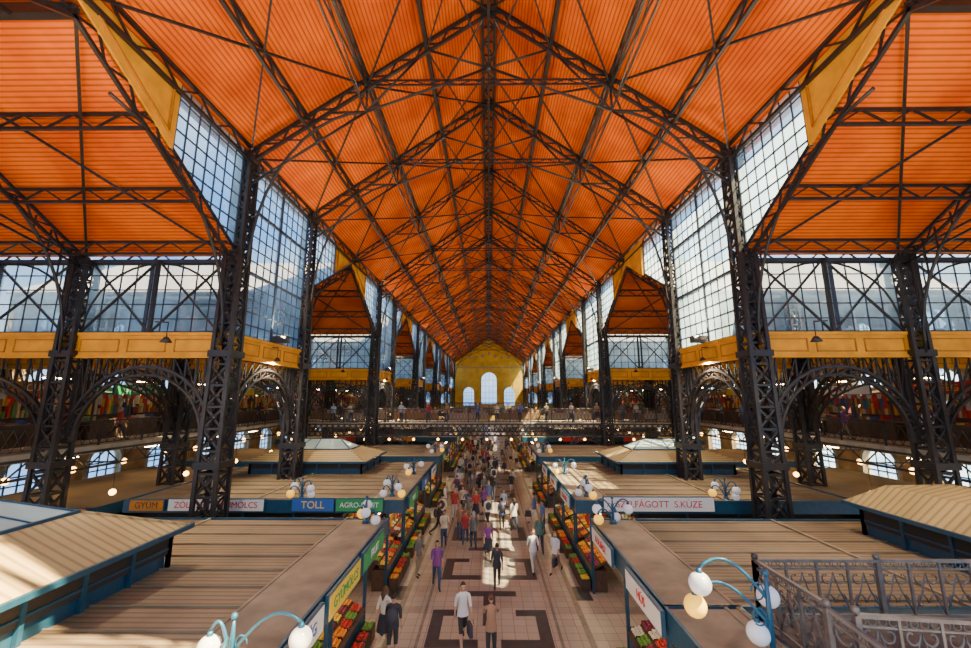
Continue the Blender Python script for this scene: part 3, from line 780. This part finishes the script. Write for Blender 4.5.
    m.ball(head+Vector((0,-.088,-.058)),.02,6,seg=8,rings=5,sc=(1,.4,.3));m.ball(head+Vector((0,-.102,-.015)),.013,0,seg=6,rings=5,sc=(.8,1,1.5))
    def hh(d,o):
        if d.y<-.35 and d.z<.45:return o*.8
        if d.z<-.25 and not long_hair:return o*.8
        return o
    m.ball(head+Vector((0,.012,.014)),.108,4,seg=18,rings=12,sc=(.80,.95,1.16),fn=hh)
    if long_hair:m.tube([head+Vector((0,.05,.02)),head+Vector((0,.085,-.1)),head+Vector((0,.09,-.26))],[.07,.075,.03],4,n=10)
    for s,n in((-1,'L'),(1,'R')):
        w=J['wr'+n];d=J['hd'+n];side=Vector((0,-1,0));side=(side-d*side.dot(d)).normalized();nrm=d.cross(side)
        m.tube([w-d*.01,w+d*.04,w+d*.085],[.024,.033,.03],0,n=8)
        for i in range(4):
            b=w+d*.08+side*(.027-.018*i);L=(.07,.08,.075,.06)[i]
            m.tube([b,b+d*L*.5-nrm*s*-.006,b+d*L*.9-nrm*s*-.025],[.009,.0085,.006],0,n=5)
        b=w+d*.03+side*.025;m.tube([b,b+side*.025+d*.03,b+side*.03+d*.06],[.011,.010,.007],0,n=5)
    if skirt:
        rings=[]
        for z,rx,ry in((1.0,.145,.11),(.9,.185,.15),(.7,.21,.19),(.52,.235,.22)):
            rings.append([(rx*math.cos(g*math.pi/8),ry*math.sin(g*math.pi/8)-.0,z) for g in range(16)])
        vs=[p for q in rings for p in q];fs=[(i*16+j,i*16+(j+1)%16,(i+1)*16+(j+1)%16,(i+1)*16+j) for i in range(3) for j in range(16)]
        m.add(vs,fs,2,True)
    else:
        rings=[[(rx*math.cos(g*math.pi/8),ry*math.sin(g*math.pi/8),z) for g in range(16)] for z,rx,ry in((1.12,.14,.105),(1.0,.168,.128),(.86,.182,.142))]
        vs=[p for q in rings for p in q];fs=[(i*16+j,i*16+(j+1)%16,(i+1)*16+(j+1)%16,(i+1)*16+j) for i in range(2) for j in range(16)]
        m.add(vs,fs,1,True)
    if pack:m.ball((0,.19,1.22),.2,7,seg=12,rings=8,sc=(.85,.55,1.15))
    if bag:
        h=J['wrR']+J['hdR']*.1;m.slab([h+Vector((-.04,-.16,-.1)),h+Vector((-.04,.16,-.1)),h+Vector((-.04,.18,-.42)),h+Vector((-.04,-.18,-.42))],.1,7);m.tube([h+Vector((0,-.1,-.1)),h,h+Vector((0,.1,-.1))],.01,7,n=4)
    zmin=min(v[2] for v in m.v);m.v=[(v[0],v[1],v[2]-zmin) for v in m.v]
    return m
protos=[person(.42,-.35,.45,.2,.5),person(-.38,.4,-.3,.4,.2,long_hair=True,skirt=True),person(.05,.1,.1,.2,1.3,pack=True,shorts=True),
 person(.35,-.3,.35,.15,.4,shorts=True,bag=True),person(.1,.9,.7,.7,.9,lean=.22),person(-.3,.25,-.25,.5,.3,long_hair=True,bag=True),person(.03,-.05,.08,.1,.2),person(.4,1.0,-.3,1.0,.3,pack=True)]
PK=mat('bag_cloth',(.05,.05,.07),.7)
pm=[]
for p in protos:
    me=bpy.data.meshes.new('pedestrian');me.from_pydata(p.v,[],p.f);me.update()
    for x in(SKIN,tops[0],bots[0],SHOE,hairs[0],EYE,LIP,PK):me.materials.append(x)
    me.polygons.foreach_set('material_index',p.m);me.polygons.foreach_set('use_smooth',p.sm);pm.append(me)
def put(k,x,y,rz,t,b,h,sc=1.0,z=.006):
    o=bpy.data.objects.new('pedestrian',pm[k]);COL.objects.link(o);o.location=(x,y,z);o.rotation_euler[2]=rz;o.scale=(sc,)*3
    for i,mm in((1,tops[t]),(2,bots[b]),(4,hairs[h])):
        o.material_slots[i].link='OBJECT';o.material_slots[i].material=mm
pi=math.pi
P0=[(2,-2.75,13.0,pi,1,3,0),(1,-3.15,13.6,2.6,0,0,1),(3,-.80,13.7,.3,0,3,0),(4,.05,12.9,pi,8,3,1),(5,-2.05,17.4,.2,2,1,0),(6,-2.95,18.4,1.2,5,2,1),
(0,.3,17.4,pi,1,3,0),(0,1.87,19.0,.2,0,4,1),(3,2.8,18.8,-.6,0,2,2),(6,2.9,23.8,-1.2,3,0,0),(1,-.05,20.3,.1,2,0,0),(0,-1.2,22.2,pi,4,1,1),(7,.7,24.5,pi,3,3,0),(5,2.4,21.0,pi,7,0,2),(0,.9,27.0,0,9,1,1)]
for q in P0:put(*q,sc=random.uniform(.96,1.04))
r=random.Random(11);pts=[(q[1],q[2]) for q in P0]
n=0
while n<100:
    y=21.5+r.random()**1.0*48;x=r.choice([r.uniform(-2.95,-.3),r.uniform(-2.95,.3),r.uniform(-2.95,2.95)])
    if min((x-a)**2+(y-b)**2 for a,b in pts)<.4:continue
    pts.append((x,y));k=r.randrange(8);near=abs(x)>2.4
    put(k,x,y,(1.4 if x<0 else -1.4)*(-1)+pi if (near and r.random()<.6) else r.choice([0,pi])+r.uniform(-.4,.4),r.choice([0,0,1,1,2,3,3,4,5,5,6,7,8,9]),r.randrange(5),r.randrange(4),r.uniform(.92,1.05));n+=1
for i in range(16):
    put(r.randrange(8),-16+i*2.1+r.uniform(-.6,.6),37.2,r.uniform(-.5,.5),r.randrange(1,10),r.randrange(4),r.randrange(4),1,5.1)
for i in range(14):
    for s in(-1,1):
        put(r.randrange(8),s*(19.4+r.uniform(-.4,.4)),16+i*3.1+r.uniform(-1,1),r.uniform(0,6.2),r.randrange(10),r.randrange(4),r.randrange(4),1,5.1)

# ------------------------------------------------------------------ light
w=bpy.data.worlds.new('sky');S.world=w;w.use_nodes=True;nt=w.node_tree;bg=nt.nodes['Background']
tc=nt.nodes.new('ShaderNodeTexCoord');n=nt.nodes.new('ShaderNodeTexNoise');n.inputs['Scale'].default_value=6;n.inputs['Detail'].default_value=6
rp=nt.nodes.new('ShaderNodeValToRGB');rp.color_ramp.elements[0].position=.40;rp.color_ramp.elements[1].position=.60
rp.color_ramp.elements[0].color=(.17,.42,.92,1);rp.color_ramp.elements[1].color=(.82,.93,1,1)
nt.links.new(tc.outputs['Generated'],n.inputs['Vector']);nt.links.new(n.outputs['Fac'],rp.inputs['Fac']);nt.links.new(rp.outputs['Color'],bg.inputs['Color']);bg.inputs['Strength'].default_value=2.1
sd=bpy.data.lights.new('sun','SUN');sd.energy=60;sd.angle=.01;sd.color=(1,.74,.40);so=bpy.data.objects.new('sun',sd);COL.objects.link(so)
so.rotation_euler=Vector((-.66,.40,-1.05)).to_track_quat('-Z','Y').to_euler()
fm=MB();fm.box(-.35,.35,-.12,.12,0,.12,0);fm.box(-.3,.3,-.2,.2,.12,.3,0)
fo=None
for y in(4,18.5,38.8,59,79.4,99.7):
    for s in(-1,1):
        if fo is None:fo=fm.obj('floodlight',[IRON2]);o=fo;o.location=(s*9.5,y,BT+.02)
        else:o=inst(fo,'floodlight',(s*9.5,y,BT+.02))
        l=bpy.data.lights.new('flood','AREA');l.size=.55;l.energy=760;l.color=(1,.80,.5);l.spread=math.radians(160)
        lo=bpy.data.objects.new('lamp',l);COL.objects.link(lo);lo.parent=o;lo.location=(0,0,.33);lo.rotation_euler=Vector((-s*.55,.0,1)).to_track_quat('-Z','Y').to_euler()
dm=MB();dm.tube([(0,0,.0),(0,0,.16)],[.16,.06],0,n=12);dm.tube([(0,0,.16),(0,0,.6)],.015,0,n=5)  # invented fixtures on brackets, added to fill in light from above
do=None
for y in(12,18.5,27,38.8,50,66,90,108):
    for s in(-1,1):
        x=s*9.6
        if do is None:do=dm.obj('added_fill_lamp',[IRON]);o=do;o.location=(x,y,8.9)
        else:o=inst(do,'added_fill_lamp',(x,y,8.9))
        b=MB();b.beam((0,0,.6),(s*.4,0,.62),.04);b.obj('fill_lamp_bracket',[IRON],parent=o)
        l=bpy.data.lights.new('added_fill','AREA');l.shape='DISK';l.size=.3;l.energy=220 if y<15 else 380;l.color=(1,.82,.56);l.spread=math.radians(170)
        lo=bpy.data.objects.new('lamp',l);COL.objects.link(lo);lo.parent=o;lo.location=(0,0,-.02)
# ------------------------------------------------------------------ camera
cd=bpy.data.cameras.new('camera');cd.sensor_width=36;cd.lens=410/971*36;cd.clip_start=.05;cd.clip_end=600
co=bpy.data.objects.new('camera',cd);COL.objects.link(co);co.location=(0,0,7.3)
co.rotation_euler=(math.radians(90+10.1),0,math.radians(.49));S.camera=co
